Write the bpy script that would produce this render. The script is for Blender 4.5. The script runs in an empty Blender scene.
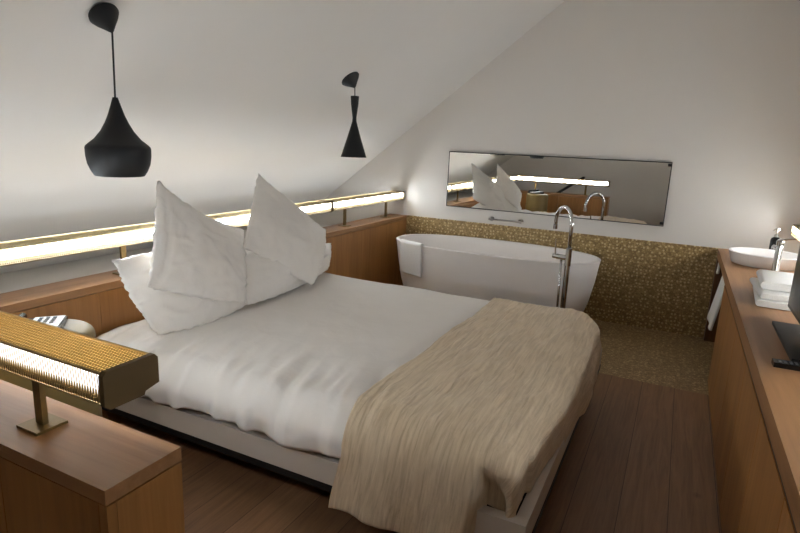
import bpy, bmesh, math, random
from mathutils import Vector, Matrix, noise
random.seed(4)
PI = math.pi
scene = bpy.context.scene
COL = scene.collection

# ------------------------------------------------------------------ materials
def lin(c):
    return tuple((v / 12.92 if v <= 0.04045 else ((v + 0.055) / 1.055) ** 2.4) for v in [x / 255.0 for x in c]) + (1.0,)

class NT:
    def __init__(s, name):
        s.m = bpy.data.materials.new(name); s.m.use_nodes = True
        s.t = s.m.node_tree; s.b = s.t.nodes['Principled BSDF']
    def n(s, typ, **kw):
        d = s.t.nodes.new(typ)
        for k, v in kw.items():
            if k in d.inputs: d.inputs[k].default_value = v
            else: setattr(d, k, v)
        return d
    def l(s, a, b): s.t.links.new(a, b)
    def coords(s, scale=(1, 1, 1), rot=(0, 0, 0), loc=(0, 0, 0)):
        tc = s.n('ShaderNodeTexCoord'); mp = s.n('ShaderNodeMapping')
        mp.inputs['Scale'].default_value = scale; mp.inputs['Rotation'].default_value = rot; mp.inputs['Location'].default_value = loc
        s.l(tc.outputs['Object'], mp.inputs['Vector']); return mp.outputs['Vector']
    def ramp(s, fac, stops):
        r = s.n('ShaderNodeValToRGB'); e = r.color_ramp.elements
        while len(e) < len(stops): e.new(0.5)
        for k, (p, c) in enumerate(stops): e[k].position = p; e[k].color = c
        s.l(fac, r.inputs['Fac']); return r
    def bump(s, h, strength, dist):
        b = s.n('ShaderNodeBump'); b.inputs['Strength'].default_value = strength; b.inputs['Distance'].default_value = dist
        s.l(h, b.inputs['Height']); s.l(b.outputs['Normal'], s.b.inputs['Normal']); return b
    def p(s, **kw):
        for k, v in kw.items(): s.b.inputs[k.replace('_', ' ')].default_value = v

def plain(name, rgb, rough=0.5, metal=0.0, vary=0.04, scale=12, bump=0.0, bscale=60, **kw):
    m = NT(name); v = m.coords()
    nz = m.n('ShaderNodeTexNoise', Scale=scale, Detail=4.0); m.l(v, nz.inputs['Vector'])
    c = lin(rgb); d = tuple(x * (1 - vary * 2) for x in c[:3]) + (1,)
    r = m.ramp(nz.outputs['Fac'], [(0.3, d), (0.7, c)]); m.l(r.outputs['Color'], m.b.inputs['Base Color'])
    m.p(Roughness=rough, Metallic=metal, **kw)
    if bump:
        n2 = m.n('ShaderNodeTexNoise', Scale=bscale, Detail=5.0); m.l(v, n2.inputs['Vector']); m.bump(n2.outputs['Fac'], bump, 0.004)
    return m.m

def wood(name, light, dark, axis='X', rough=0.42, scale=1.0):
    m = NT(name)
    k = {'X': (1.2, 26, 26), 'Y': (26, 1.2, 26), 'Z': (26, 26, 1.2)}[axis]
    v = m.coords(tuple(a * scale for a in k))
    nz = m.n('ShaderNodeTexNoise', Scale=1.6, Detail=7.0, Roughness=0.62, Distortion=0.5); m.l(v, nz.inputs['Vector'])
    k2 = {'X': (0.5, 5, 5), 'Y': (5, 0.5, 5), 'Z': (5, 5, 0.5)}[axis]
    v2 = m.coords(k2); n2 = m.n('ShaderNodeTexNoise', Scale=1.3, Detail=3.0); m.l(v2, n2.inputs['Vector'])
    mx = m.n('ShaderNodeMath', operation='ADD'); m.l(nz.outputs['Fac'], mx.inputs[0]); m.l(n2.outputs['Fac'], mx.inputs[1])
    hf = m.n('ShaderNodeMath', operation='MULTIPLY'); hf.inputs[1].default_value = 0.5; m.l(mx.outputs[0], hf.inputs[0])
    r = m.ramp(hf.outputs[0], [(0.34, lin(dark)), (0.66, lin(light))]); m.l(r.outputs['Color'], m.b.inputs['Base Color'])
    m.bump(nz.outputs['Fac'], 0.12, 0.002); m.p(Roughness=rough)
    return m.m

def plank_floor():
    m = NT('oak_plank_floor')
    v = m.coords((1, 1, 1), (0, 0, PI / 2), (1.9, 0.054, 0))
    br = m.n('ShaderNodeTexBrick', offset=0.37, offset_frequency=2, squash=1.0)
    br.inputs['Scale'].default_value = 1.0; br.inputs['Mortar Size'].default_value = 0.0014; br.inputs['Mortar Smooth'].default_value = 0.2
    br.inputs['Brick Width'].default_value = 5.2; br.inputs['Row Height'].default_value = 0.185; br.inputs['Bias'].default_value = 0.0
    br.inputs['Color1'].default_value = lin((160, 121, 88)); br.inputs['Color2'].default_value = lin((138, 102, 72)); br.inputs['Mortar'].default_value = lin((78, 54, 38))
    m.l(v, br.inputs['Vector'])
    g = m.coords((22, 1.4, 22)); nz = m.n('ShaderNodeTexNoise', Scale=1.5, Detail=8.0, Roughness=0.65, Distortion=1.2); m.l(g, nz.inputs['Vector'])
    r = m.ramp(nz.outputs['Fac'], [(0.3, (0.55, 0.52, 0.5, 1)), (0.7, (1.12, 1.1, 1.08, 1))])
    mx = m.n('ShaderNodeMix', data_type='RGBA', blend_type='MULTIPLY'); mx.inputs[0].default_value = 0.85
    m.l(br.outputs['Color'], mx.inputs[6]); m.l(r.outputs['Color'], mx.inputs[7])
    kv = m.coords((3.1, 2.3, 3)); vo = m.n('ShaderNodeTexVoronoi', Scale=1.0); m.l(kv, vo.inputs['Vector'])
    kr = m.ramp(vo.outputs['Distance'], [(0.02, (0.35, 0.3, 0.27, 1)), (0.075, (1, 1, 1, 1))])
    m2 = m.n('ShaderNodeMix', data_type='RGBA', blend_type='MULTIPLY'); m2.inputs[0].default_value = 0.7
    m.l(mx.outputs[2], m2.inputs[6]); m.l(kr.outputs['Color'], m2.inputs[7])
    m.l(m2.outputs[2], m.b.inputs['Base Color']); m.p(Roughness=0.5); m.bump(nz.outputs['Fac'], 0.15, 0.002)
    return m.m

def mosaic(name, scale, lo, hi, dot, dot_share, grout, rough, rot):
    m = NT(name); v = m.coords((1, 1, 1), rot)
    vo = m.n('ShaderNodeTexVoronoi', voronoi_dimensions='2D', Scale=scale * 2.2); m.l(v, vo.inputs['Vector'])
    sp = m.n('ShaderNodeSeparateColor'); m.l(vo.outputs['Color'], sp.inputs['Color'])
    base = m.ramp(sp.outputs['Red'], [(0.0, lin(lo)), (1.0, lin(hi))])
    ed = m.n('ShaderNodeTexVoronoi', voronoi_dimensions='2D', feature='DISTANCE_TO_EDGE', Scale=scale * 2.2); m.l(v, ed.inputs['Vector'])
    er = m.ramp(ed.outputs['Distance'], [(0.02, (0, 0, 0, 1)), (0.10, (1, 1, 1, 1))])
    mx = m.n('ShaderNodeMix', data_type='RGBA'); m.l(er.outputs['Color'], mx.inputs[0])
    mx.inputs[6].default_value = lin(grout); m.l(base.outputs['Color'], mx.inputs[7])
    big = m.n('ShaderNodeTexVoronoi', voronoi_dimensions='2D', Scale=scale); big.inputs['Randomness'].default_value = 0.55; m.l(v, big.inputs['Vector'])
    dr = m.ramp(big.outputs['Distance'], [(0.22, (1, 1, 1, 1)), (0.30, (0, 0, 0, 1))])
    s2 = m.n('ShaderNodeSeparateColor'); m.l(big.outputs['Color'], s2.inputs['Color'])
    on = m.n('ShaderNodeMath', operation='LESS_THAN'); on.inputs[1].default_value = dot_share; m.l(s2.outputs['Green'], on.inputs[0])
    ml = m.n('ShaderNodeMath', operation='MULTIPLY'); m.l(dr.outputs['Color'], ml.inputs[0]); m.l(on.outputs[0], ml.inputs[1])
    m2 = m.n('ShaderNodeMix', data_type='RGBA'); m.l(ml.outputs[0], m2.inputs[0]); m.l(mx.outputs[2], m2.inputs[6]); m2.inputs[7].default_value = lin(dot)
    m.l(m2.outputs[2], m.b.inputs['Base Color']); m.bump(er.outputs['Color'], 0.3, 0.002); m.p(Roughness=rough); return m.m

def linen():
    m = NT('beige_crinkled_linen'); tc = m.n('ShaderNodeTexCoord'); mp = m.n('ShaderNodeMapping'); mp.inputs['Scale'].default_value = (58, 3.4, 1)
    m.l(tc.outputs['UV'], mp.inputs['Vector'])
    nz = m.n('ShaderNodeTexNoise', Scale=1.5, Detail=5.0, Roughness=0.6, Distortion=0.7); m.l(mp.outputs['Vector'], nz.inputs['Vector'])
    v2 = m.coords((18, 18, 18)); n2 = m.n('ShaderNodeTexNoise', Scale=1.0, Detail=4.0, Distortion=0.8); m.l(v2, n2.inputs['Vector'])
    r = m.ramp(nz.outputs['Fac'], [(0.25, lin((190, 167, 138))), (0.5, lin((218, 197, 167))), (0.75, lin((236, 218, 191)))])
    m.l(r.outputs['Color'], m.b.inputs['Base Color'])
    ad = m.n('ShaderNodeMath', operation='MULTIPLY_ADD'); m.l(n2.outputs['Fac'], ad.inputs[0]); ad.inputs[1].default_value = 1.2; m.l(nz.outputs['Fac'], ad.inputs[2])
    m.bump(ad.outputs[0], 0.6, 0.008); m.p(Roughness=0.9); m.b.inputs['Sheen Weight'].default_value = 0.15
    return m.m

def cloth(name, rgb, bump=0.25, bs=9, vary=0.02):
    m = NT(name); v = m.coords((1, 1, 1))
    nz = m.n('ShaderNodeTexNoise', Scale=bs, Detail=4.0, Roughness=0.55, Distortion=0.8); m.l(v, nz.inputs['Vector'])
    c = lin(rgb); r = m.ramp(nz.outputs['Fac'], [(0.3, tuple(x * (1 - vary) for x in c[:3]) + (1,)), (0.7, c)])
    m.l(r.outputs['Color'], m.b.inputs['Base Color']); m.bump(nz.outputs['Fac'], bump, 0.012); m.p(Roughness=0.85)
    return m.m

def terry(name, rgb):
    m = NT(name); v = m.coords()
    nz = m.n('ShaderNodeTexNoise', Scale=260.0, Detail=2.0); m.l(v, nz.inputs['Vector'])
    c = lin(rgb); r = m.ramp(nz.outputs['Fac'], [(0.3, tuple(x * 0.9 for x in c[:3]) + (1,)), (0.7, c)])
    m.l(r.outputs['Color'], m.b.inputs['Base Color']); m.bump(nz.outputs['Fac'], 0.5, 0.003); m.p(Roughness=0.95)
    return m.m

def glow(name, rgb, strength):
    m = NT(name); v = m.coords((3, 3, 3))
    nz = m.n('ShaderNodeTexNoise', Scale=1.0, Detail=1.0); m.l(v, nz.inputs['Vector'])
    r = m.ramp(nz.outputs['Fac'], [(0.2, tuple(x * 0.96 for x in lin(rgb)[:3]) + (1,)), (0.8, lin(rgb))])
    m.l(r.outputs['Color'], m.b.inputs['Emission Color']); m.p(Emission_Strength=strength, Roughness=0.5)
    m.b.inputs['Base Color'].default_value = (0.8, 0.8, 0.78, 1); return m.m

LAMP = 35.0
M = dict(
    wall=plain('white_plaster', (226, 220, 213), 0.9, vary=0.012, scale=2, bump=0.05, bscale=150),
    ceil=plain('white_ceiling_paint', (228, 224, 219), 0.9, vary=0.012, scale=2, bump=0.04, bscale=150),
    floor=plank_floor(),
    tile_wall=mosaic('gold_brown_wall_mosaic', 33, (138, 112, 68), (192, 162, 110), (212, 190, 142), 0.6, (116, 91, 52), 0.4, (-PI / 2, 0, 0)),
    tile_floor=mosaic('gold_brown_floor_mosaic', 34, (138, 112, 74), (190, 162, 116), (200, 174, 126), 0.3, (100, 78, 48), 0.5, (0, 0, 0)),
    oak_x=wood('oak_veneer_lengthwise', (172, 126, 84), (140, 98, 60), 'X'),
    oak_y=wood('oak_veneer_crosswise', (172, 126, 84), (140, 98, 60), 'Y'),
    oak_z=wood('oak_veneer_upright', (178, 126, 72), (142, 95, 48), 'Z'),
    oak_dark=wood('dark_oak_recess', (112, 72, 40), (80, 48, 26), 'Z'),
    white_lacquer=plain('white_lacquer', (206, 196, 184), 0.45, vary=0.01),
    black=plain('matt_black_metal', (14, 14, 15), 0.5, vary=0.1),
    black_shade=plain('black_shade_lacquer', (13, 14, 15), 0.58, vary=0.08),
    black_satin=plain('black_satin_plastic', (11, 11, 12), 0.42, vary=0.05),
    black_gloss=plain('black_gloss_plastic', (10, 10, 11), 0.18, vary=0.05),
    screen=plain('dark_screen_glass', (9, 10, 9), 0.3, vary=0.05),
    grey_key=plain('grey_rubber_keys', (74, 74, 76), 0.6),
    brass_in=plain('brass_shade_lining', (196, 150, 74), 0.35, 0.9),
    duvet=cloth('white_cotton_percale', (238, 232, 225), 0.34, 7),
    pillow=cloth('white_pillow_cotton', (238, 232, 225), 0.3, 10),
    linen=linen(),
    towel=terry('white_terry', (236, 233, 228)),
    ceramic=plain('white_ceramic', (236, 230, 226), 0.22, vary=0.01),
    acryl=plain('satin_white_bath', (240, 233, 228), 0.34, vary=0.01),
    chrome=plain('polished_chrome', (205, 203, 200), 0.1, 1.0, vary=0.03),
    bronze=plain('bronze_end_cap', (104, 82, 46), 0.5, 0.35, vary=0.08),
    brass=plain('brushed_brass', (206, 176, 116), 0.36, 0.8, vary=0.12, scale=30),
    brass_pale=plain('pale_brass', (216, 200, 164), 0.4, 0.6, vary=0.06, scale=30),
    brass_post=plain('bronzed_post', (136, 112, 68), 0.42, 0.6, vary=0.08),
    gold_lacquer=plain('olive_gold_lacquer', (134, 114, 68), 0.45, 0.15, vary=0.03),
    glow=glow('warm_white_diffuser', (235, 245, 255), LAMP),
    glow_soft=glow('soft_white_diffuser', (246, 248, 255), 1.35),
    glow_back=glow('added_slope_glow', (235, 245, 255), 24.0),  # for the added emitter that lights the ceiling slope
    glow_gold=glow('self_glowing_gold_reflector', (238, 200, 112), 1.15),  # emission stands in for lamplight on the near lamp's gold top
    mirror=plain('silvered_glass', (226, 226, 222), 0.01, 1.0, vary=0.0),
    paper=plain('white_faceplate', (236, 236, 240), 0.5),
)

# ------------------------------------------------------------------ builders
def link(name, bm, mat, parent=None, loc=None, smooth=False, bevel=0.0):
    if bevel:
        bmesh.ops.bevel(bm, geom=[e for e in bm.edges if e.is_manifold and e.calc_face_angle(0) > 0.5], offset=bevel, segments=2, profile=0.6, affect='EDGES', clamp_overlap=True)
    bmesh.ops.recalc_face_normals(bm, faces=bm.faces)
    me = bpy.data.meshes.new(name); bm.to_mesh(me); bm.free(); me.materials.append(mat)
    if smooth:
        for p in me.polygons: p.use_smooth = True
    o = bpy.data.objects.new(name, me); COL.objects.link(o)
    if parent: o.parent = parent
    if loc: o.location = loc
    return o

def sharp(o, ang=40):
    me = o.data; bm = bmesh.new(); bm.from_mesh(me)
    for e in bm.edges:
        e.smooth = not (len(e.link_faces) == 2 and e.calc_face_angle(0) > math.radians(ang))
    for f in bm.faces: f.smooth = True
    bm.to_mesh(me); bm.free(); return o

def box(bm, x0, x1, y0, y1, z0, z1):
    v = [bm.verts.new(p) for p in ((x0, y0, z0), (x1, y0, z0), (x1, y1, z0), (x0, y1, z0), (x0, y0, z1), (x1, y0, z1), (x1, y1, z1), (x0, y1, z1))]
    for f in ((3, 2, 1, 0), (4, 5, 6, 7), (0, 1, 5, 4), (1, 2, 6, 5), (2, 3, 7, 6), (3, 0, 4, 7)): bm.faces.new([v[k] for k in f])
    return v

def boxes(name, mat, parent, *bs, bevel=0.0):
    bm = bmesh.new()
    for b in bs: box(bm, *b)
    return link(name, bm, mat, parent, bevel=bevel)

def bar(bm, a, b, w, h, up=(0, 0, 1)):
    a, b = Vector(a), Vector(b); d = (b - a).normalized(); u = Vector(up)
    s = d.cross(u)
    if s.length < 1e-4: s = d.cross(Vector((1, 0, 0)))
    s.normalize(); t = s.cross(d).normalized()
    vs = []
    for p in (a, b):
        for i, j in ((-1, -1), (1, -1), (1, 1), (-1, 1)): vs.append(bm.verts.new(p + s * (i * w / 2) + t * (j * h / 2)))
    for f in ((3, 2, 1, 0), (4, 5, 6, 7), (0, 1, 5, 4), (1, 2, 6, 5), (2, 3, 7, 6), (3, 0, 4, 7)): bm.faces.new([vs[k] for k in f])

def loft(bm, rings, cap0=True, cap1=True, closed=True):
    R = [[bm.verts.new(p) for p in r] for r in rings]; n = len(R[0])
    for a, b in zip(R, R[1:]):
        for k in range(n if closed else n - 1): bm.faces.new((a[k], a[(k + 1) % n], b[(k + 1) % n], b[k]))
    if cap0: bm.faces.new(R[0][::-1])
    if cap1: bm.faces.new(R[-1])
    return R

def lathe(bm, prof, c=(0, 0), seg=40, cap0=True, cap1=True):
    return loft(bm, [[(c[0] + r * math.cos(2 * PI * k / seg), c[1] + r * math.sin(2 * PI * k / seg), z) for k in range(seg)] for r, z in prof], cap0, cap1)

def tube(bm, pts, r, seg=12):
    pts = [Vector(p) for p in pts]; rings = []; prev = None
    for i, p in enumerate(pts):
        d = (pts[min(i + 1, len(pts) - 1)] - pts[max(i - 1, 0)]).normalized()
        if prev is None:
            s = d.cross(Vector((0, 0, 1)));
            if s.length < 1e-3: s = d.cross(Vector((1, 0, 0)))
        else: s = prev - d * prev.dot(d)
        s.normalize(); prev = s; t = d.cross(s)
        rr = r[i] if isinstance(r, (list, tuple)) else r
        rings.append([p + (s * math.cos(2 * PI * k / seg) + t * math.sin(2 * PI * k / seg)) * rr for k in range(seg)])
    loft(bm, rings)

def prism(bm, poly, axis, a, b):
    def P(u, v, w): return {'X': (w, u, v), 'Y': (u, w, v), 'Z': (u, v, w)}[axis]
    loft(bm, [[P(u, v, a) for u, v in poly], [P(u, v, b) for u, v in poly]])

def sellipse(cx, cy, a, b, z, n=2.4, seg=64):
    out = []
    for k in range(seg):
        t = 2 * PI * k / seg; c, s = math.cos(t), math.sin(t)
        out.append((cx + a * math.copysign(abs(c) ** (2 / n), c), cy + b * math.copysign(abs(s) ** (2 / n), s), z))
    return out

def fbm(x, y, z=0.0, oct=3):
    return noise.fractal(Vector((x, y, z)), 1.0, 2.0, oct)

def tag(o, label=None, cat=None, group=None, kind=None):
    if label: o['label'] = label
    if cat: o['category'] = cat
    if group: o['group'] = group
    if kind: o['kind'] = kind
    return o

def thing(name, label, cat, loc=(0, 0, 0), rz=0.0, group=None, kind=None):
    o = bpy.data.objects.new(name, None); COL.objects.link(o); o.empty_display_size = 0.1
    o.location = loc; o.rotation_euler = (0, 0, rz); return tag(o, label, cat, group, kind)

def structure(o): o['kind'] = 'structure'; return o

def dup(root, loc=None, rz=None, label=None, parent=None):
    c = root.copy(); COL.objects.link(c)
    if parent: c.parent = parent
    if loc is not None: c.location = loc
    if rz is not None: c.rotation_euler = (0, 0, rz)
    if label: c['label'] = label
    for ch in [o for o in bpy.data.objects if o.parent == root]: dup(ch, parent=c)
    return c

# ------------------------------------------------------------------ dimensions (metres; camera stands at x = y = 0)
YB, XP, XC, ZT = 4.97, -2.37, 0.32, 0.7325
YN = -0.30

# ------------------------------------------------------------------ room shell
structure(boxes('floor', M['floor'], None, (-3.75, 1.3, YN - 0.1, 3.735, -0.06, 0.0)))
structure(boxes('floor_tiled', M['tile_floor'], None, (-3.75, 1.3, 3.735, YB + 0.1, -0.06, 0.0)))
structure(boxes('wall_back', M['wall'], None, (-3.8, 1.3, YB, YB + 0.1, 0.0, 3.5)))
structure(boxes('wall_tiled', M['tile_wall'], None, (XP, XC + 0.7, YB - 0.012, YB, 0.0, 0.733)))
structure(boxes('wall_near', M['wall'], None, (-3.8, 1.3, YN - 0.1, YN, 0.0, 3.5)))
structure(boxes('wall_right', M['wall'], None, (1.15, 1.25, YN, YB, 0.0, 3.5)))
structure(boxes('wall_left', M['wall'], None, (-3.79, -3.69, YN, YB, 0.0, 0.56)))
bm = bmesh.new()
prism(bm, [(-3.72, 0.518), (-0.35, 3.146), (1.25, 3.146), (1.25, 3.23), (-0.38, 3.23), (-3.80, 0.57)], 'Y', YN - 0.05, YB + 0.05)
structure(link('ceiling', bm, M['ceil']))
structure(boxes('trim_ledge', M['wall'], None, (-3.72, XP - 0.197, YN, YB, 0.46, 0.542)))

# ------------------------------------------------------------------ low oak partitions
def partition_parts(t, slab, panels, matslab, matpanel, core):
    o = boxes('top_slab', matslab, t, slab, bevel=0.002)
    for p in panels: boxes('panel', matpanel, t, p, bevel=0.0015)
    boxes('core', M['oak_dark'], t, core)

t = thing('oak_partition', 'long low oak partition behind the bed head with flat oak top', 'partition', (XP, 2.9, 0), kind='thing')
L0 = 0.847
def loc_b(b): return (b[0] - XP, b[1] - XP, b[2] - 2.9, b[3] - 2.9, b[4], b[5])
pn = []; ys = [0.85, 1.66, 2.48, 3.30, 4.13, YB - 0.003]
for a, b in zip(ys, ys[1:]): pn.append(loc_b((XP - 0.022, XP, a, b - 0.0025, 0.0, 0.694)))
partition_parts(t, loc_b((XP - 0.195, XP, L0, YB - 0.002, 0.698, ZT)), pn, M['oak_y'], M['oak_z'], loc_b((XP - 0.193, XP - 0.023, L0, YB - 0.003, 0.0, 0.6975)))

t = thing('oak_partition', 'short low oak partition with squared end in the bottom left foreground', 'partition', (-1.65, 0.75, 0), kind='thing')
def loc_a(b): return (b[0] + 1.65, b[1] + 1.65, b[2] - 0.75, b[3] - 0.75, b[4], b[5])
pn = []; xs = [XP - 0.195, -2.05, -1.337, -0.985]
for a, b in zip(xs, xs[1:]): pn.append(loc_a((a, b - 0.003, 0.651, 0.673, 0.0, 0.694)))
pn.append(loc_a((-0.985, -0.960, 0.651, 0.673, 0.0, 0.694)))
pn.append(loc_a((-0.984, -0.960, 0.6745, 0.845, 0.0, 0.694)))
for a, b in zip([XP - 0.195, -1.7], [-1.7, -0.985]): pn.append(loc_a((a, b - 0.003, 0.823, 0.845, 0.0, 0.694)))
partition_parts(t, loc_a((XP - 0.195, -0.960, 0.650, 0.846, 0.698, ZT)), pn, M['oak_x'], M['oak_z'], loc_a((XP - 0.19, -0.986, 0.6735, 0.8225, 0.0, 0.6975)))

# ------------------------------------------------------------------ strip lamps on posts
FL, FW, FH = 1.268, 0.134, 0.070
def strip_lamp(name, label, loc, rz, h, posts, group, FL=FL, sides=(-1, 1), soft=()):
    """local X runs along the lamp, z = 0 is the shelf top, h is the height of the lamp's middle"""
    t = thing(name, label, 'lamp', loc, rz, group)
    cl = 0.016
    hw = FW / 2 - 0.004
    # tray + top reflector
    bm = bmesh.new()
    box(bm, cl, FL - cl, -hw + 0.01, hw - 0.01, h - FH / 2 - 0.004, h - FH / 2 + 0.004)
    box(bm, cl, FL - cl, -0.018, 0.018, h - FH / 2 - 0.016, h - FH / 2 - 0.004)
    link('tray', bm, M['bronze'], t)
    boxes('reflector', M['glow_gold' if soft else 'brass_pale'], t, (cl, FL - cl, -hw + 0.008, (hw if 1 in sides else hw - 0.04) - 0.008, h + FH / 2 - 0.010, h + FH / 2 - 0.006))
    # two glowing diffuser strips
    for s in (-1, 1):
        if s not in sides:
            boxes('back_plate', M['brass'], t, (cl, FL - cl, s * hw - 0.010 - 0.002, s * hw - 0.010 + 0.002, h - FH / 2 + 0.005, h + 0.002))
            bm = bmesh.new()
            bar(bm, (cl, s * (hw - 0.022), h + 0.014), (FL - cl, s * (hw - 0.022), h + 0.014), 0.030, 0.002, (0, s * 0.5, 0.87))
            tag(link('added_slope_emitter', bm, M['glow_back'], t), 'unseen glowing strip added to light the slope'); continue  # unseen emitter added behind the lamp to brighten the sloping ceiling
        bm = bmesh.new()
        y0, y1 = sorted((s * (hw - 0.008), s * (hw - 0.012)))
        box(bm, cl, FL - cl, y0, y1, h - FH / 2 + (0.006 if len(sides) == 2 else 0.019), h + FH / 2 - 0.012)
        tag(link('diffuser', bm, M['glow_soft' if s in soft else 'glow'], t), 'glowing white side')
    # lattice of brass wire
    bm = bmesh.new(); p = 0.0085; n = int((FL - 2 * cl) / p); zb, zt = h - FH / 2, h + FH / 2
    for k in range(n + 1):
        x = cl + k * p
        for s in (-1, 1):
            y = s * hw
            for e in (-0.5, 0.5):
                x2 = min(max(x + e * p, cl), FL - cl)
                zm = h - 0.004
                bar(bm, (x, y, zb), (x2, y, zm), 0.0030, 0.0016, (0, 1, 0))
                if e > 0: bar(bm, (x2, y, zm), (x, y * 0.985, zt - 0.004), 0.0012, 0.0012, (0, 1, 0))
        bar(bm, (x, -hw + 0.004, zt), (x, hw - 0.004, zt), 0.0030, 0.0015)
    for s in (-1, 1):
        bar(bm, (cl, s * (hw - 0.003), zt - 0.003), (FL - cl, s * (hw - 0.003), zt - 0.003), 0.006, 0.005)
        bar(bm, (cl, s * hw, zb), (FL - cl, s * hw, zb), 0.003, 0.003)
    for k in range(-5, 6): bar(bm, (cl, k * 0.0108, zt + 0.001), (FL - cl, k * 0.0108, zt + 0.001), 0.0026, 0.0014)
    link('wire_lattice', bm, M['brass' if soft else 'brass_pale'], t)
    # end caps
    w = FW / 2
    poly = [(-w, h - 0.036), (-w + 0.012, h - 0.046), (w - 0.040, h - 0.046), (w - 0.036, h - 0.038), (w, h - 0.030), (w, h + 0.029), (w - 0.008, h + 0.038), (-w + 0.008, h + 0.038), (-w, h + 0.029)]
    for a, b in ((0.0, cl), (FL - cl, FL)):
        bm = bmesh.new(); prism(bm, poly, 'X', a + 0.001, b - 0.001); link('end_cap', bm, M['bronze'], t, bevel=0.003)
    for x in posts:
        po = boxes('post', M['brass_post'], t, (x - 0.014, x + 0.014, -0.007, 0.007, 0.006, h - FH / 2 - 0.014), bevel=0.0015)
        boxes('base_plate', M['brass_post'], po, (x - 0.040, x + 0.040, -0.038, 0.038, 0.0005, 0.007), bevel=0.001)
    return t

G = 'lattice strip lamps on the low oak tops'
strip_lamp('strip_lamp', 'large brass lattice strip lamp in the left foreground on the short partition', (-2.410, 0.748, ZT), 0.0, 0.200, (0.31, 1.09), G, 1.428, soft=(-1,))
yl = 4.945
LL = ['brass lattice strip lamp nearest the back wall, above the bath towel', 'brass lattice strip lamp half hidden behind the right upright pillow', 'brass lattice strip lamp left of the upright pillows above the bedside cabinet']
strip_lamp('strip_lamp', LL[0], (-2.465, yl - FL, ZT), PI / 2, 0.194, (0.288, 1.016), G, sides=(-1,))
lm = strip_lamp('strip_lamp', LL[1], (-2.465, yl - FL - 1.428, ZT), PI / 2, 0.194, (0.37, 1.05), G, 1.428, sides=(-1,))
dup(lm, (-2.465, yl - FL - 2 * 1.428, ZT), PI / 2, LL[2])
r0 = strip_lamp('strip_lamp', 'brass lattice strip lamp at the right edge behind the television', (0.815, 4.86 - FL, ZT), PI / 2, 0.205, (0.25, 1.0), G)
dup(r0, (0.815, 4.86 - 2 * FL, ZT), PI / 2, 'brass lattice strip lamp on the console beside the television, beyond the right edge')
dup(r0, (0.815, 4.86 - 3 * FL, ZT), PI / 2, 'brass lattice strip lamp on the near end of the console, beyond the right edge')
# ------------------------------------------------------------------ bed
BX0, BX1, BY0, BY1, RW = -2.362, -0.288, 1.552, 3.352, 0.040
t = thing('bed', 'white low platform bed against the long oak partition', 'bed', (-1.32, 2.45, 0))
def loc_c(*b): return (b[0] + 1.32, b[1] + 1.32, b[2] - 2.45, b[3] - 2.45, b[4], b[5])
boxes('side_rail', M['white_lacquer'], t, loc_c(BX0, BX1, BY0, BY0 + RW, 0.205, 0.302), bevel=0.002)
boxes('side_rail', M['white_lacquer'], t, loc_c(BX0, BX1, BY1 - RW, BY1, 0.205, 0.302), bevel=0.002)
boxes('foot_rail', M['white_lacquer'], t, loc_c(BX1 - RW, BX1, BY0 + RW + 0.0005, BY1 - RW - 0.0005, 0.205, 0.302), bevel=0.002)
boxes('head_rail', M['white_lacquer'], t, loc_c(BX0, BX0 + RW, BY0 + RW + 0.0005, BY1 - RW - 0.0005, 0.205, 0.302), bevel=0.002)
tag(boxes('sub_frame', M['black'], t, loc_c(BX0, BX1 + .002, BY0 - .001, BY0 + .034, 0.176, 0.2045), loc_c(BX0, BX1 + .002, BY1 - .034, BY1 + .001, 0.176, 0.2045),
      loc_c(BX1 - .034, BX1 + .002, BY0 + .035, BY1 - .035, 0.176, 0.2045), loc_c(BX0, BX0 + .034, BY0 + .035, BY1 - .035, 0.176, 0.2045)), 'thin black steel edge below the rails')
tag(boxes('slat_base', M['black'], t, loc_c(BX0 + RW + .002, BX1 - RW - .002, BY0 + RW + .002, BY1 - RW - .002, 0.225, 0.250)), 'black slatted base')
for x in (BX0 + 0.25, BX1 - 0.25):
    for y in (BY0 + 0.25, BY1 - 0.25): boxes('leg', M['black'], t, loc_c(x - .03, x + .03, y - .03, y + .03, 0.0, 0.2245))
bm = bmesh.new()
rg = []
for z, s in ((0.252, .03), (0.27, .006), (0.30, 0), (0.43, 0), (0.455, .012), (0.466, .04)):
    rg.append([(x, y, z) for x, y, _ in sellipse(-1.345 + 1.32, 2.43 - 2.45, 0.965 - s, 0.80 - s, 0, 14, 96)])
loft(bm, rg); sharp(link('mattress', bm, M['duvet'], t), 50)

def edge(s, r):
    """distance s past the start of a rounded edge of radius r -> (outward, drop)"""
    if s <= 0: return s, 0.0
    q = r * PI / 2
    if s < q: a = s / r; return r * math.sin(a), r * (1 - math.cos(a))
    return r, r + (s - q)

def grid_mesh(nu, nv, fn):
    bm = bmesh.new(); V = [[bm.verts.new(fn(i / nu, j / nv)) for j in range(nv + 1)] for i in range(nu + 1)]
    for i in range(nu):
        for j in range(nv): bm.faces.new((V[i][j], V[i + 1][j], V[i + 1][j + 1], V[i][j + 1]))
    return bm

def smoothstep(a, b, x):
    t = min(1, max(0, (x - a) / (b - a))); return t * t * (3 - 2 * t)

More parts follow.
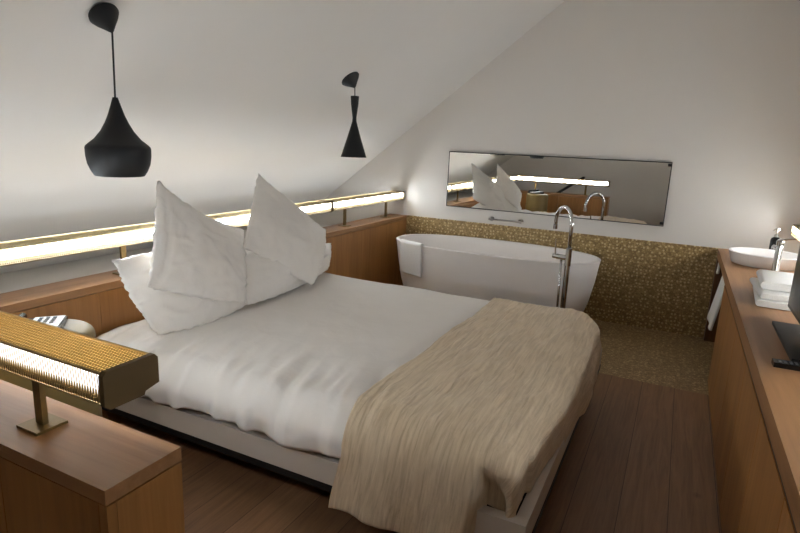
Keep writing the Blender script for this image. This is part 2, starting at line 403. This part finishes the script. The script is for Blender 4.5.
# duvet: lies over the mattress, hangs over the near and far rails, foot end is tucked under the blanket
def duvet_fn(u, v):
    rN, rF, rX = 0.125, 0.10, 0.10
    s = -0.36 + v * (1.62 + 0.36 + 0.30)            # along y, from the near hem to the far hem
    x = -2.335 + u * 1.62
    lenN = 0.235 + 0.022 * fbm(x * 3.2, 3.3) + 0.012 * math.sin(x * 9.0)
    yN, yF = 1.652, 3.225
    z0 = 0.512
    dN = dF = 0.0
    if v < 0.16:
        a = (1 - v / 0.16) * lenN; o, dN = edge(a, rN); y = yN - o
    elif v > 0.9:
        a = (v - 0.9) / 0.1 * 0.26; o, dF = edge(a, rF); y = yF + o
    else: y = yN + (v - 0.16) / 0.74 * (yF - yN)
    xx, dX = x, 0.0
    under = smoothstep(-0.96, -0.84, x)
    hang = smoothstep(0.0, 0.10, dN)
    z = z0 - dN - dF - dX
    # soft loft and creases
    z += 0.010 * fbm(x * 1.6, y * 1.6, 1.0) * (1 - hang)
    ridge = abs(fbm(x * 2.1 + y * 1.3, y * 0.8 - x * 0.3, 5.0))
    z += 0.007 * (0.35 - ridge) * (1 - hang)
    near = smoothstep(2.15, 1.6, y)
    f = fbm(x * 9.0 + 0.25 * y * 9, y * 1.7, 2.0) * near
    z += 0.024 * f * (1 - hang * 0.5)
    pk = math.sin(x * 31 + 3.5 * fbm(x * 2.5, 0.4)) * smoothstep(0.05, 0.2, dN)
    y -= hang * (0.010 + 0.022 * fbm(x * 8.5, 7.1) + 0.010 * pk + 0.012 * math.sin(min(1, dN / 0.2) * PI))
    z -= 0.012 * under
    z = max(z, 0.262 + 0.06 * under)
    if dN > 0: y += 0.035 * under * hang
    if z < 0.31 and v < 0.2 and x < -0.9: y = min(y, BY0 - 0.013)
    return (xx, y, z)
o = link('duvet', grid_mesh(150, 120, duvet_fn), M['duvet'], smooth=True)
tag(o, 'white cotton duvet spread over the bed with puckered near edge', 'duvet')
md = o.modifiers.new('thick', 'SOLIDIFY'); md.thickness = 0.016; md.offset = -1

# beige linen blanket over the foot of the bed
def blanket_fn(u, v):
    rN, rF, rX = 0.135, 0.11, 0.12
    yN, yF, z0 = 1.652, 3.232, 0.526
    LX = 0.605 + 0.09            # top run + foot drop
    au = u * 0.86                # arc along x from the blanket's inner edge
    x = -0.935 + au
    dN = dF = 0.0
    foot = smoothstep(-0.465, -0.432, x)
    lenN = (0.45 + 0.02 * fbm(x * 4, 1.0)) * (1 - foot) + 0.30 * foot
    if v < 0.25:
        a = (1 - v / 0.25) * lenN; o, dN = edge(a, rN); y = yN - o
    elif v > 0.9:
        a = (v - 0.9) / 0.1 * 0.26; o, dF = edge(a, rF); y = yF + o
    else: y = yN + (v - 0.25) / 0.65 * (yF - yN)
    xe = -0.445
    xo, dX = edge(x - xe, rX); xx = xe + xo if x > xe else x
    if dN > 0:                                    # flare of the hanging end and gathered corner
        k = smoothstep(0.08, 0.42, dN)
        xx -= 0.050 * k * (1 - u * 1.1) * (1 - foot)
        y -= 0.010 * k + 0.012 * k * math.sin(x * 24 + 1.0) + 0.008 * k * fbm(x * 10, dN * 4)
        sq = 1 - 0.66 * foot * smoothstep(0.03, 0.15, dN); y = yN - (yN - y) * sq
    z = z0 - dN - dF - dX
    top = 1 - smoothstep(0, 0.1, dN + dX)
    z += 0.010 * fbm(x * 1.6, y * 1.6, 1.0) * top + 0.010 * fbm(x * 12 + y * 2, y * 2.6, 9.0) * top + 0.007 * fbm(x * 22 - y * 4, y * 6, 3.0) * top
    if foot > 0.5 and x <= xe and dN > 0: z = max(z, 0.275)
    if x > xe:
        k = smoothstep(0.0, 0.10, dX)
        if dN > 0:                                # round the corner in plan
            a, b = (xx - xe) / rX, (yN - y) / (rN * sq); l = math.hypot(a, b)
            if l > 1: xx = xe + rX * a / l; y = yN - rN * sq * b / l
        if dF > 0:
            a, b = (xx - xe) / rX, (y - yF) / rF; l = math.hypot(a, b)
            if l > 1: xx = xe + rX * a / l; y = yF + rF * b / l
        over = smoothstep(1.66, 2.25, y)          # the throw spills over the foot rail further along
        xx += k * (0.034 * over * (1 - 0.6 * smoothstep(2.7, 3.2, y)) + 0.024 * smoothstep(2.2, 2.75, y) * smoothstep(0.10, 0.2, dX) + 0.008 * fbm(y * 5, z * 9, 4.0))
        lim = 0.312 if xx > -0.335 and over < 0.97 else 0.262
        lim -= 0.055 * smoothstep(2.3, 2.9, y)
        if z < lim: z = lim + 0.003 * fbm(y * 9, 2.2)
        if over < 0.03: xx = min(xx, BX1 - RW - 0.010)
    xx += 0.010 * fbm(y * 2.5, 8.8) * (1 - u)
    return (xx, y, z)
bm = grid_mesh(140, 170, blanket_fn); uv = bm.loops.layers.uv.new('weave'); bm.verts.index_update()
for f in bm.faces:
    for lp in f.loops:
        q = lp.vert.index; lp[uv].uv = ((q // 171) / 140 * 0.86, (q % 171) / 170 * 2.3)
o = link('bed_runner', bm, M['linen'], smooth=True)
tag(o, 'beige crinkled linen throw draped across the foot of the bed', 'blanket')
md = o.modifiers.new('thick', 'SOLIDIFY'); md.thickness = 0.007; md.offset = 1

# ------------------------------------------------------------------ pillows
def pillow(label, BL, BR, TR, TL, T, bow=(0, 0, 0, 0), seed=0.0, band=0.0, flange=0.012):
    """four corner points seen from the foot of the bed; bow = inward sag of bottom, right, top, left edges"""
    BL, BR, TR, TL = map(Vector, (BL, BR, TR, TL)); c = (BL + BR + TR + TL) / 4
    nrm = (BR - BL).cross(TL - BL); nrm += (TL - TR).cross(BR - TR); nrm.normalize()
    if nrm.x < 0: nrm = -nrm
    def ed(a, b, k, t):
        m = (a + b) / 2; inw = (c - m); inw -= nrm * inw.dot(nrm); inw.normalize()
        return a.lerp(b, t) + inw * (k * 4 * t * (1 - t))
    def surf(u, v):
        bt, tp, lf, rt = ed(BL, BR, bow[0], u), ed(TL, TR, bow[2], u), ed(BL, TL, bow[3], v), ed(BR, TR, bow[1], v)
        return bt * (1 - v) + tp * v + lf * (1 - u) + rt * u - (BL * (1 - u) * (1 - v) + BR * u * (1 - v) + TL * (1 - u) * v + TR * u * v)
    N = 44
    def pt(u, v, side):
        p = surf(u, v)
        eu, ev = min(u, 1 - u), min(v, 1 - v)
        prof = (min(1, max(0, (eu - flange) / 0.34)) ** 0.62) * (min(1, max(0, (ev - flange) / 0.34)) ** 0.62)
        prof = prof * (1.15 - 0.15 * prof)
        q1 = fbm(u * 2.0 + seed, v * 2.0, seed, 2)
        fold = 1 - abs(math.sin(3.2 * (u * 1.1 - v * 1.7 + 0.9 * q1) + seed)); fold = max(0, fold - 0.55) ** 1.4
        fold2 = 1 - abs(math.sin(4.1 * (u * 1.5 + v * 0.9 + 0.8 * fbm(u * 2.6, v * 2.6 + seed, 4.0, 2)) + seed * 2)); fold2 = max(0, fold2 - 0.65) ** 1.3
        w = 0.016 * q1 + 0.026 * fold + 0.024 * fold2 + 0.006 * fbm(u * 7 + seed, v * 7, seed + 3, 2)
        cr = -0.018 * math.exp(-((u - band - 0.02 * math.sin(v * 5)) / 0.018) ** 2) if band else 0.0
        jag = smoothstep(0.05, 0.0, min(eu, ev)) * 0.011 * fbm(u * 22 + seed, v * 22, 6.1)
        p = p + (p - c).normalized() * jag
        edgew = smoothstep(0.12, 0.0, min(eu, ev)) * 0.008 * fbm(u * 14 + seed, v * 14, 1.7)
        th = T * 0.5 * prof + (w + cr) * min(1, prof * 1.6)
        return p + nrm * (side * max(th, 0.0015) + edgew) 
    bm = bmesh.new()
    F = [[bm.verts.new(pt(i / N, j / N, 1)) for j in range(N + 1)] for i in range(N + 1)]
    B = [[F[i][j] if (i in (0, N) or j in (0, N)) else bm.verts.new(pt(i / N, j / N, -1)) for j in range(N + 1)] for i in range(N + 1)]
    for i in range(N):
        for j in range(N):
            bm.faces.new((F[i][j], F[i + 1][j], F[i + 1][j + 1], F[i][j + 1]))
            bm.faces.new((B[i][j], B[i][j + 1], B[i + 1][j + 1], B[i + 1][j]))
    o = link('pillow', bm, M['pillow'], smooth=True)
    return tag(o, label, 'pillow', 'white pillows at the head of the bed')

pillow('lower white pillow propped on the left, under the left upright pillow', (-2.05, 1.70, 0.535), (-2.08, 2.46, 0.560), (-2.29, 2.44, 0.86), (-2.275, 1.665, 0.862), 0.20, (-0.045, 0.0, 0.0, -0.015), 1.3)
pillow('lower white pillow on the right, showing beyond the right upright pillow', (-2.01, 2.26, 0.545), (-2.10, 3.17, 0.560), (-2.24, 3.42, 0.690), (-2.25, 2.34, 0.84), 0.20, (-0.03, -0.02, 0.01, 0.0), 5.1)
pillow('left white pillow standing upright with one tall pointed corner', (-2.075, 1.683, 0.762), (-1.975, 2.204, 0.577), (-2.265, 2.523, 0.900), (-2.39, 2.035, 1.202), 0.17, (-0.012, -0.01, 0.055, 0.008), 8.7, band=0.09)
pillow('right white pillow standing upright on its corner with a pointed tip', (-1.955, 2.783, 0.549), (-2.245, 3.358, 0.796), (-2.46, 2.89, 1.200), (-2.16, 2.402, 0.827), 0.19, (-0.035, 0.012, 0.0, -0.012), 12.2, band=0.0)

# ------------------------------------------------------------------ bedside cabinet and telephone
t = thing('bedside_cabinet', 'round olive gold bedside drum cabinet between short partition and bed', 'bedside cabinet', (-1.965, 1.147, 0))
bm = bmesh.new()
RD, RE = 0.165, 0.030
lathe(bm, [(RD - 0.004, 0.040), (RD, 0.044)] + [(RD - RE + RE * math.cos(a), 0.735 - RE + RE * math.sin(a)) for a in [PI / 2 * k / 8 for k in range(9)]], seg=72)
sharp(link('body', bm, M['gold_lacquer'], t), 40)
bm = bmesh.new(); lathe(bm, [(RD - 0.02, 0.0), (RD - 0.02, 0.0395)], seg=48); tag(sharp(link('plinth', bm, M['black'], t), 40), 'dark plinth')

t = thing('telephone', 'black desk telephone with white faceplate on the bedside cabinet', 'telephone', (-2.000, 1.150, 0.7355), 0.86)
bm = bmesh.new(); prism(bm, [(-0.10, 0.0), (0.095, 0.0), (0.095, 0.012), (-0.10, 0.030)], 'X', -0.085, 0.085); link('body', bm, M['black_gloss'], t, bevel=0.004)
bm = bmesh.new()
v = [bm.verts.new(p) for p in ((-0.02, 0.092, 0.0135), (0.078, 0.092, 0.0135), (0.078, -0.092, 0.0305), (-0.02, -0.092, 0.0305), (-0.02, 0.092, 0.0155), (0.078, 0.092, 0.0155), (0.078, -0.092, 0.0325), (-0.02, -0.092, 0.0325))]
for f in ((3, 2, 1, 0), (4, 5, 6, 7), (0, 1, 5, 4), (1, 2, 6, 5), (2, 3, 7, 6), (3, 0, 4, 7)): bm.faces.new([v[k] for k in f])
fp = link('faceplate', bm, M['paper'], t)
bm = bmesh.new()
for i in range(3):
    for j in range(4):
        x, y = 0.005 + i * 0.022, 0.06 - j * 0.028; z = 0.0155 + (0.092 - y) / 0.184 * 0.017
        box(bm, x - 0.006, x + 0.006, y - 0.006, y + 0.006, z, z + 0.003)
link('keypad', bm, M['grey_key'], fp)
bm = bmesh.new()
tube(bm, [(-0.055, 0.088, 0.024), (-0.055, 0.075, 0.027), (-0.055, 0.03, 0.034), (-0.055, -0.04, 0.040), (-0.055, -0.075, 0.042), (-0.055, -0.088, 0.038)], [0.011, 0.014, 0.010, 0.010, 0.014, 0.011], 12)
link('handset', bm, M['black_gloss'], t, smooth=True)

# ------------------------------------------------------------------ pendants
def canopy(t, cx, cz, apex, size=1.0):
    """cone lying against the sloping ceiling; apex at the cord"""
    n = Vector((0.615, 0, -0.788)); a = Vector((0.788, 0, 0.615)); b = Vector((0, 1, 0))
    c = Vector((cx, 0, cz)); bm = bmesh.new(); rings = []
    ap = Vector(apex)
    for f, r in ((0.0, 0.053), (0.10, 0.0545), (0.35, 0.043), (0.65, 0.025), (0.92, 0.010), (1.0, 0.005)):
        q = c.lerp(ap, f); rings.append([q + (a * math.cos(2 * PI * k / 32) + b * math.sin(2 * PI * k / 32)) * r * size for k in range(32)])
    loft(bm, rings); return sharp(link('canopy', bm, M['black_shade'], t), 50)

t = thing('pendant_lamp', 'black pot-bellied pendant lamp hanging at upper left', 'pendant lamp', (-1.949, 1.49, 1.270))
canopy(t, -0.034, 1.856 - 1.268, (0.008, 0, 1.790 - 1.268))
bm = bmesh.new(); tube(bm, [(0.008, 0, 0.525), (0, 0, 0.29)], 0.0035, 8); link('cord', bm, M['black'], t)
pf = [(0.010, .292), (0.013, .283), (0.020, .262), (0.032, .228), (0.046, .198), (0.064, .168), (0.090, .138), (0.113, .121), (0.1235, .112), (0.1265, .104), (0.126, .075), (0.121, .045), (0.110, .020), (0.099, .004), (0.096, 0.0)]
pf = [(r * 0.91, z) for r, z in pf]
inner = [(r - 0.003, z) for r, z in pf[::-1] if r > 0.02]
bm = bmesh.new(); lathe(bm, pf + inner, seg=56, cap1=False); sharp(link('shade', bm, M['black_shade'], t), 32)

t = thing('pendant_lamp', 'black hourglass cone pendant lamp hanging right of the pillows', 'pendant lamp', (-1.995, 3.305, 1.325))
canopy(t, -0.040, 0.507, (-0.002, 0, 0.448), 1.2)
bm = bmesh.new(); tube(bm, [(-0.002, 0, 0.450), (0, 0, 0.39)], 0.0035, 8); link('cord', bm, M['black'], t)
pf = [(0.027, .394), (0.0275, .388), (0.024, .34), (0.018, .292), (0.013, .256), (0.014, .235), (0.022, .205), (0.046, .125), (0.072, .045), (0.0865, 0.0)]
bm = bmesh.new(); lathe(bm, pf + [(r - 0.003, z) for r, z in pf[::-1] if r > 0.012], seg=48, cap1=False); sharp(link('shade', bm, M['black_shade'], t), 50)

# ------------------------------------------------------------------ bath
CX, CY = -1.356, 4.535
t = thing('bathtub', 'white oval freestanding bathtub below the mirror', 'bathtub', (CX, CY, 0))
prof_o = [(0.715, 0.265, 0.0), (0.730, 0.278, 0.012), (0.768, 0.300, 0.10), (0.815, 0.330, 0.25), (0.848, 0.355, 0.42), (0.864, 0.374, 0.55), (0.871, 0.378, 0.590), (0.874, 0.380, 0.598), (0.864, 0.378, 0.603)]
prof_i = [(0.845, 0.360, 0.603), (0.841, 0.356, 0.599), (0.825, 0.345, 0.55), (0.745, 0.315, 0.40), (0.690, 0.280, 0.24), (0.640, 0.245, 0.15), (0.55, 0.17, 0.125), (0.2, 0.06, 0.12)]
bm = bmesh.new(); loft(bm, [sellipse(0, 0, a, b, z, 2.35, 88) for a, b, z in prof_o + prof_i]); sharp(link('shell', bm, M['acryl'], t), 60)
bm = bmesh.new(); lathe(bm, [(0.0, .1215), (0.03, .1215), (0.032, .126), (0.02, .129), (0.0, .129)][1:4], (0.1, 0), 24); link('drain', bm, M['chrome'], t)

# towel over the rim
def tub_r(x):   # outer and inner y offset of the rim line at a given x
    q = (1 - (abs(x) / 0.874) ** 2.35) ** (1 / 2.35); q2 = (1 - min(1, abs(x) / 0.845) ** 2.35) ** (1 / 2.35)
    return -0.380 * q, -0.360 * q2
def tubtowel(u, v):
    x = -0.745 + u * 0.245; o, i = tub_r(x)
    if v < 0.68:
        f = v / 0.68; z = 0.338 + f * (0.604 - 0.338); y = o * (0.905 + 0.095 * max(0, min(1, (z - 0.30) / 0.29))) - 0.011 - 0.004 * math.sin(u * 8) * (1 - f)
        z -= 0.012 * u * (1 - f)
    elif v < 0.80:
        f = (v - 0.68) / 0.12; y = (o - 0.011) * (1 - f) + (i + 0.010) * f; z = 0.606 + 0.010 * math.sin(f * PI)
    else:
        f = (v - 0.80) / 0.2; z = 0.604 - 0.09 * f; y = i + 0.012 + 0.03 * f
    return (CX + x, CY + y, z)
o = link('hand_towel', grid_mesh(16, 44, tubtowel), M['towel'], smooth=True); tag(o, 'white towel hung over the left end of the bathtub rim', 'towel')
md = o.modifiers.new('thick', 'SOLIDIFY'); md.thickness = 0.009; md.offset = 0

# free-standing bath tap
t = thing('bath_tap', 'tall chrome freestanding bath tap with gooseneck spout at the tub front', 'tap', (-0.655, 4.075, 0))
bm = bmesh.new(); lathe(bm, [(0.050, 0.0), (0.050, 0.010), (0.024, 0.014)]); link('floor_plate', bm, M['chrome'], t)
bm = bmesh.new(); tube(bm, [(0, 0, 0.012), (0, 0, 0.72)], 0.0185, 16); lathe(bm, [(0.0215, 0.62), (0.0215, 0.745), (0.015, 0.752)], seg=20); link('riser', bm, M['chrome'], t, smooth=False)
d = Vector((-0.155, 0.185, 0)).normalized(); R_ = 0.112
pts = [(0, 0, 0.74), (0, 0, 0.915)] + [tuple(d * (R_ - R_ * math.cos(a)) + Vector((0, 0, 0.915 + R_ * math.sin(a)))) for a in [PI * k / 18 for k in range(1, 19)]]
e = Vector(pts[-1]); pts.append(tuple(e - Vector((0, 0, 0.035))))
bm = bmesh.new(); tube(bm, pts, 0.0135, 14); sp = link('spout', bm, M['chrome'], t, smooth=True)
bm = bmesh.new(); tube(bm, [e - Vector((0, 0, 0.030)), e - Vector((0, 0, 0.062))], 0.0155, 14); link('nozzle', bm, M['chrome'], sp)
s = Vector((-0.83, 0.2, 0)).normalized()
bm = bmesh.new(); tube(bm, [s * 0.005 + Vector((0, 0, .675)), s * 0.085 + Vector((0, 0, .675))], 0.020, 16); tube(bm, [s * 0.085 + Vector((0, 0, .675)), s * 0.115 + Vector((0, 0, .675))], 0.017, 16); mx = link('mixer_body', bm, M['chrome'], t)
bm = bmesh.new(); tube(bm, [s * 0.10 + Vector((0, 0, .69)), s * 0.108 + Vector((0, 0, .80))], 0.0055, 10); link('lever', bm, M['chrome'], mx)
bm = bmesh.new(); tube(bm, [s * 0.05 + Vector((0, 0, .658)), s * 0.045 + Vector((0, 0, .40)), s * 0.035 + Vector((0, 0, .014))], 0.0085, 10); link('hose', bm, M['chrome'], t, smooth=True)

# chrome rail on the back wall just above the mosaic
t = thing('wall_rail', 'small chrome rail on the wall between mirror and mosaic', 'rail', (-1.375, YB, 0.785), kind='thing')
bm = bmesh.new(); tube(bm, [(-0.15, -0.055, 0.0), (0.15, -0.055, 0.0)], 0.008, 12); link('bar', bm, M['chrome'], t)
for x in (-0.135, 0.135):
    bm = bmesh.new(); tube(bm, [(x, -0.002, 0), (x, -0.012, 0)], 0.024, 20); tube(bm, [(x, -0.012, 0), (x, -0.06, 0)], 0.009, 12); link('bracket', bm, M['chrome'], t)

# mirror
t = thing('wall_mirror', 'wide mirror with thin black edge on the back wall', 'mirror', (-1.022, YB - 0.002, 0.862), kind='thing')
HW, HH = 0.936, 0.506
boxes('glass', M['mirror'], t, (-HW + .006, HW - .006, -0.022, -0.004, 0.006, HH - .006))
boxes('frame', M['black'], t, (-HW, HW, -0.024, -0.001, 0, .0065), (-HW, HW, -0.024, -0.001, HH - .0065, HH), (-HW, -HW + .0065, -0.024, -0.001, .0066, HH - .0066), (HW - .0065, HW, -0.024, -0.001, .0066, HH - .0066))
for z in (0.012, HH - 0.034):
    boxes('corner_clip', M['black'], t, (HW - .030, HW - .004, -0.028, -0.0225, z, z + 0.022), bevel=0.002)

# ------------------------------------------------------------------ console along the right
CB = 1.05
t = thing('console', 'long oak console unit with flat doors along the right side', 'console', (XC + 0.36, 2.4, 0))
ox, oy = XC + 0.36, 2.4
def loc_d(*b): return (b[0] - ox, b[1] - ox, b[2] - oy, b[3] - oy, b[4], b[5])
boxes('countertop', M['oak_y'], t, loc_d(XC, CB, -0.28, YB - 0.014, 0.668, ZT), bevel=0.002)
yy = 3.945
k = 0
while yy > -0.2:
    y0 = max(yy - 0.490, -0.27)
    boxes('door', M['oak_z'], t, loc_d(XC + 0.001, XC + 0.020, y0 + 0.0025, yy - 0.0025, 0.012, 0.652), bevel=0.0012); yy -= 0.490; k += 1
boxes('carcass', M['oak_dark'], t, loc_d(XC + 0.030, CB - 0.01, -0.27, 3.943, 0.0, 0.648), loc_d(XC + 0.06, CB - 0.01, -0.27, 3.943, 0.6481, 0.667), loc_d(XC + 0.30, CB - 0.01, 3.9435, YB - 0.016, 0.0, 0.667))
tag(boxes('gap_shade_strip', M['black'], t, loc_d(XC + 0.004, XC + 0.022, -0.27, 3.94, 0.6522, 0.6678)), 'recessed gap below the counter, its shade painted as a black strip')  # black strip paints the shade inside the gap under the slab
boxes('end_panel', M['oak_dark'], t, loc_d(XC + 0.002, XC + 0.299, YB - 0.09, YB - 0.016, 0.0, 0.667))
bm = bmesh.new(); tube(bm, [(XC + .035 - ox, 3.95 - oy, .630), (XC + .035 - ox, YB - .09 - oy, .630)], 0.008, 10); tag(link('towel_rail', bm, M['chrome'], t), 'chrome towel rail under the counter')

def niche_towel(y0, y1, zl, label, thick=0.014, out=0.0):
    xr = XC + 0.035
    def f(u, v):
        y = y0 + u * (y1 - y0); r = 0.0185
        if v < 0.45: g = v / 0.45; z = zl + g * (0.630 - zl); x = xr - r - out * (1 - g) - 0.005 * math.sin(u * 9) * (1 - g)
        elif v < 0.6: a = (v - 0.45) / 0.15 * PI; x = xr - r * math.cos(a); z = 0.630 + r * math.sin(a)
        else: g = (v - 0.6) / 0.4; z = 0.630 - g * (0.630 - zl - 0.02); x = xr + r
        return (x, y, z)
    o = link('hand_towel', grid_mesh(14, 50, f), M['towel'], smooth=True); tag(o, label, 'towel')
    md = o.modifiers.new('thick', 'SOLIDIFY'); md.thickness = thick; md.offset = 0
    return o
niche_towel(4.00, 4.34, 0.335, 'white towel hanging below the counter edge beside the doors', out=0.045)
niche_towel(4.80, 4.872, 0.56, 'narrow white towel strip hanging below the counter next to the mosaic wall', 0.012)

# ------------------------------------------------------------------ basin, basin tap, soap bottle
t = thing('washbasin', 'low oval white washbasin standing on the console', 'washbasin', (0.572, 4.408, ZT))
po = [(0.190, 0.160, 0.0005), (0.200, 0.170, 0.006), (0.213, 0.182, 0.04), (0.222, 0.191, 0.074), (0.224, 0.193, 0.080), (0.222, 0.191, 0.083)]
pi_ = [(0.213, 0.182, 0.083), (0.208, 0.177, 0.077), (0.190, 0.160, 0.045), (0.160, 0.140, 0.026), (0.08, 0.07, 0.019), (0.02, 0.02, 0.018)]
bm = bmesh.new(); loft(bm, [sellipse(0, 0, a, b, z, 2.2, 72) for a, b, z in po + pi_]); sharp(link('bowl', bm, M['ceramic'], t), 60)
bm = bmesh.new(); lathe(bm, [(0.024, 0.0185), (0.024, 0.022), (0.015, 0.024)], seg=24); link('drain', bm, M['chrome'], t)

t = thing('basin_tap', 'chrome pillar tap in front of the white washbasin', 'tap', (0.600, 4.165, ZT), 0.1)
bm = bmesh.new(); lathe(bm, [(0.026, 0.0005), (0.026, 0.006), (0.021, 0.012), (0.020, 0.165), (0.018, 0.172)], seg=24); sharp(link('pillar', bm, M['chrome'], t), 40)
bm = bmesh.new(); tube(bm, [(0, 0.01, 0.145), (0, 0.07, 0.150), (0, 0.125, 0.148), (0, 0.140, 0.135)], 0.012, 14); link('spout', bm, M['chrome'], t, smooth=True)
bm = bmesh.new(); lathe(bm, [(0.021, 0.174), (0.021, 0.202), (0.016, 0.210)], seg=24); tube(bm, [(0, 0, 0.205), (0.03, -0.01, 0.216), (0.075, -0.02, 0.224)], [0.008, 0.006, 0.005], 10); link('lever', bm, M['chrome'], t)

t = thing('soap_dispenser', 'black soap bottle with chrome pump behind the washbasin', 'soap dispenser', (0.648, 4.715, ZT))
bm = bmesh.new(); lathe(bm, [(0.030, 0.0005), (0.032, 0.006), (0.032, 0.135), (0.027, 0.150), (0.014, 0.158)], seg=28); sharp(link('bottle', bm, M['black_gloss'], t), 50)
bm = bmesh.new(); lathe(bm, [(0.014, 0.1585), (0.014, 0.176), (0.006, 0.178), (0.006, 0.205), (0.014, 0.206), (0.014, 0.220), (0.010, 0.222)], seg=20); tube(bm, [(0, 0, 0.213), (-0.02, -0.03, 0.213), (-0.03, -0.05, 0.206)], 0.005, 10); link('pump', bm, M['chrome'], t)

# ------------------------------------------------------------------ folded towels
def folded(label, loc, rz, w, d, h, layers):
    """flat stack of folded layers joined by a rounded fold along the -x side"""
    bm = bmesh.new(); th = h / layers
    nx, ny = 14, 10
    poly = []
    # outline of a soft folded slab, drawn in x,z and swept along y
    def ring(y, f):
        pts = []
        n = 12
        for k in range(n + 1):
            a = PI / 2 + PI * k / n
            pts.append((-w / 2 + h / 2 + h / 2 * math.cos(a) * 0.9, y, h / 2 + h / 2 * math.sin(a) * f))
        for i in range(layers):           # open side: each layer shows a rounded lip with a groove between
            for k in range(7):
                a = -PI / 2 + PI * k / 6
                pts.append((w / 2 - 0.012 + (0.012 + 0.004 * (i % 2)) * math.cos(a), y, (h / 2) + ((th * (i + 0.5) + th * 0.5 * math.sin(a)) - h / 2) * f))
        return pts
    ys = [(-d / 2, 0.80), (-d / 2 + 0.006, 0.93), (-d / 2 + 0.02, 1.0)] + [(-d / 2 + d * k / 8, 1.0 + 0.03 * math.sin(k * 1.7)) for k in range(1, 8)] + [(d / 2 - 0.02, 1.0), (d / 2 - 0.006, 0.93), (d / 2, 0.8)]
    loft(bm, [ring(y, f) for y, f in ys])
    # groove lines on the short ends
    for i in range(1, layers):
        for y in (-d / 2 - 0.002, d / 2 - 0.002): pass
    o = sharp(link('folded_towel', bm, M['towel']), 60)
    o.location = loc; o.rotation_euler = (0, 0, rz)
    return tag(o, label, 'towel', 'folded towels on the console')
folded('bottom white folded towel of the stack on the console', (0.535, 3.330, ZT + 0.0005), -0.06, 0.255, 0.40, 0.036, 2)
folded('middle white folded towel of the stack on the console', (0.533, 3.345, ZT + 0.0380), 0.03, 0.255, 0.39, 0.032, 2)
folded('topmost white folded towel of the stack on the console', (0.537, 3.385, ZT + 0.0715), -0.04, 0.235, 0.34, 0.044, 2)

# ------------------------------------------------------------------ television and remote
t = thing('television', 'black flat television on a square foot at the right edge', 'television', (0.55, 2.60, ZT))
boxes('foot', M['black_satin'], t, (-0.115, 0.12, -0.27, 0.245, 0.0005, 0.014), bevel=0.004)
boxes('neck', M['black'], t, (-0.01, 0.03, -0.06, 0.06, 0.0145, 0.12), bevel=0.004)
boxes('housing', M['black_satin'], t, (-0.048, 0.0, -0.36, 0.385, 0.058, 0.500), bevel=0.006)
boxes('screen', M['screen'], t, (-0.0505, -0.0485, -0.345, 0.370, 0.075, 0.487))

t = thing('remote_control', 'black remote control lying on the console before the television foot', 'remote control', (0.455, 2.262, ZT), 0.03)
boxes('body', M['black_gloss'], t, (-0.085, 0.085, -0.023, 0.023, 0.0005, 0.018), bevel=0.006)
bm = bmesh.new()
for i in range(9):
    for j in (-0.012, 0.0, 0.012): box(bm, -0.07 + i * 0.0165, -0.061 + i * 0.0165, j - 0.0035, j + 0.0035, 0.0182, 0.0200)
link('keys', bm, M['grey_key'], t)

# ------------------------------------------------------------------ handrail on the near wall (seen in the mirror)
t = thing('handrail', 'black sloping handrail on the near wall, reflected in the mirror', 'handrail', (-1.70, YN, 0.82))
bm = bmesh.new(); bar(bm, (-0.36, 0.07, -0.26), (0.19, 0.07, 0.135), 0.03, 0.045); link('bar', bm, M['black'], t, bevel=0.003)
for q in (-0.2, 0.19):
    bm = bmesh.new(); z = -0.26 + (q + 0.36) / 0.55 * 0.395; tube(bm, [(q, 0.001, z), (q, 0.07, z)], 0.012, 10); link('bracket', bm, M['black'], t)

# ------------------------------------------------------------------ camera
cd = bpy.data.cameras.new('camera'); cam = bpy.data.objects.new('camera', cd); COL.objects.link(cam)
cd.sensor_width = 36.0; cd.sensor_fit = 'HORIZONTAL'; cd.lens = 562.507 / 800 * 36.0; cd.clip_start = 0.02
r = Vector((0.89376497, 0.44662468, 0.04135895)); dn = Vector((0.13416915, -0.17822342, -0.9748)); fw = Vector((-0.42799861, 0.8767912, -0.21921311))
m = Matrix.Identity(4)
for i in range(3): m[i][0] = r[i]; m[i][1] = -dn[i]; m[i][2] = -fw[i]
m[0][3], m[1][3], m[2][3] = 0.0, 0.0, 1.45
cam.matrix_world = m
scene.camera = cam

# ------------------------------------------------------------------ world and colour
w = bpy.data.worlds.new('world'); scene.world = w; w.use_nodes = True
w.node_tree.nodes['Background'].inputs['Color'].default_value = (0.5, 0.48, 0.45, 1); w.node_tree.nodes['Background'].inputs['Strength'].default_value = 0.05
scene.view_settings.view_transform = 'Standard'
scene.view_settings.look = 'None'
scene.view_settings.exposure = 0.38
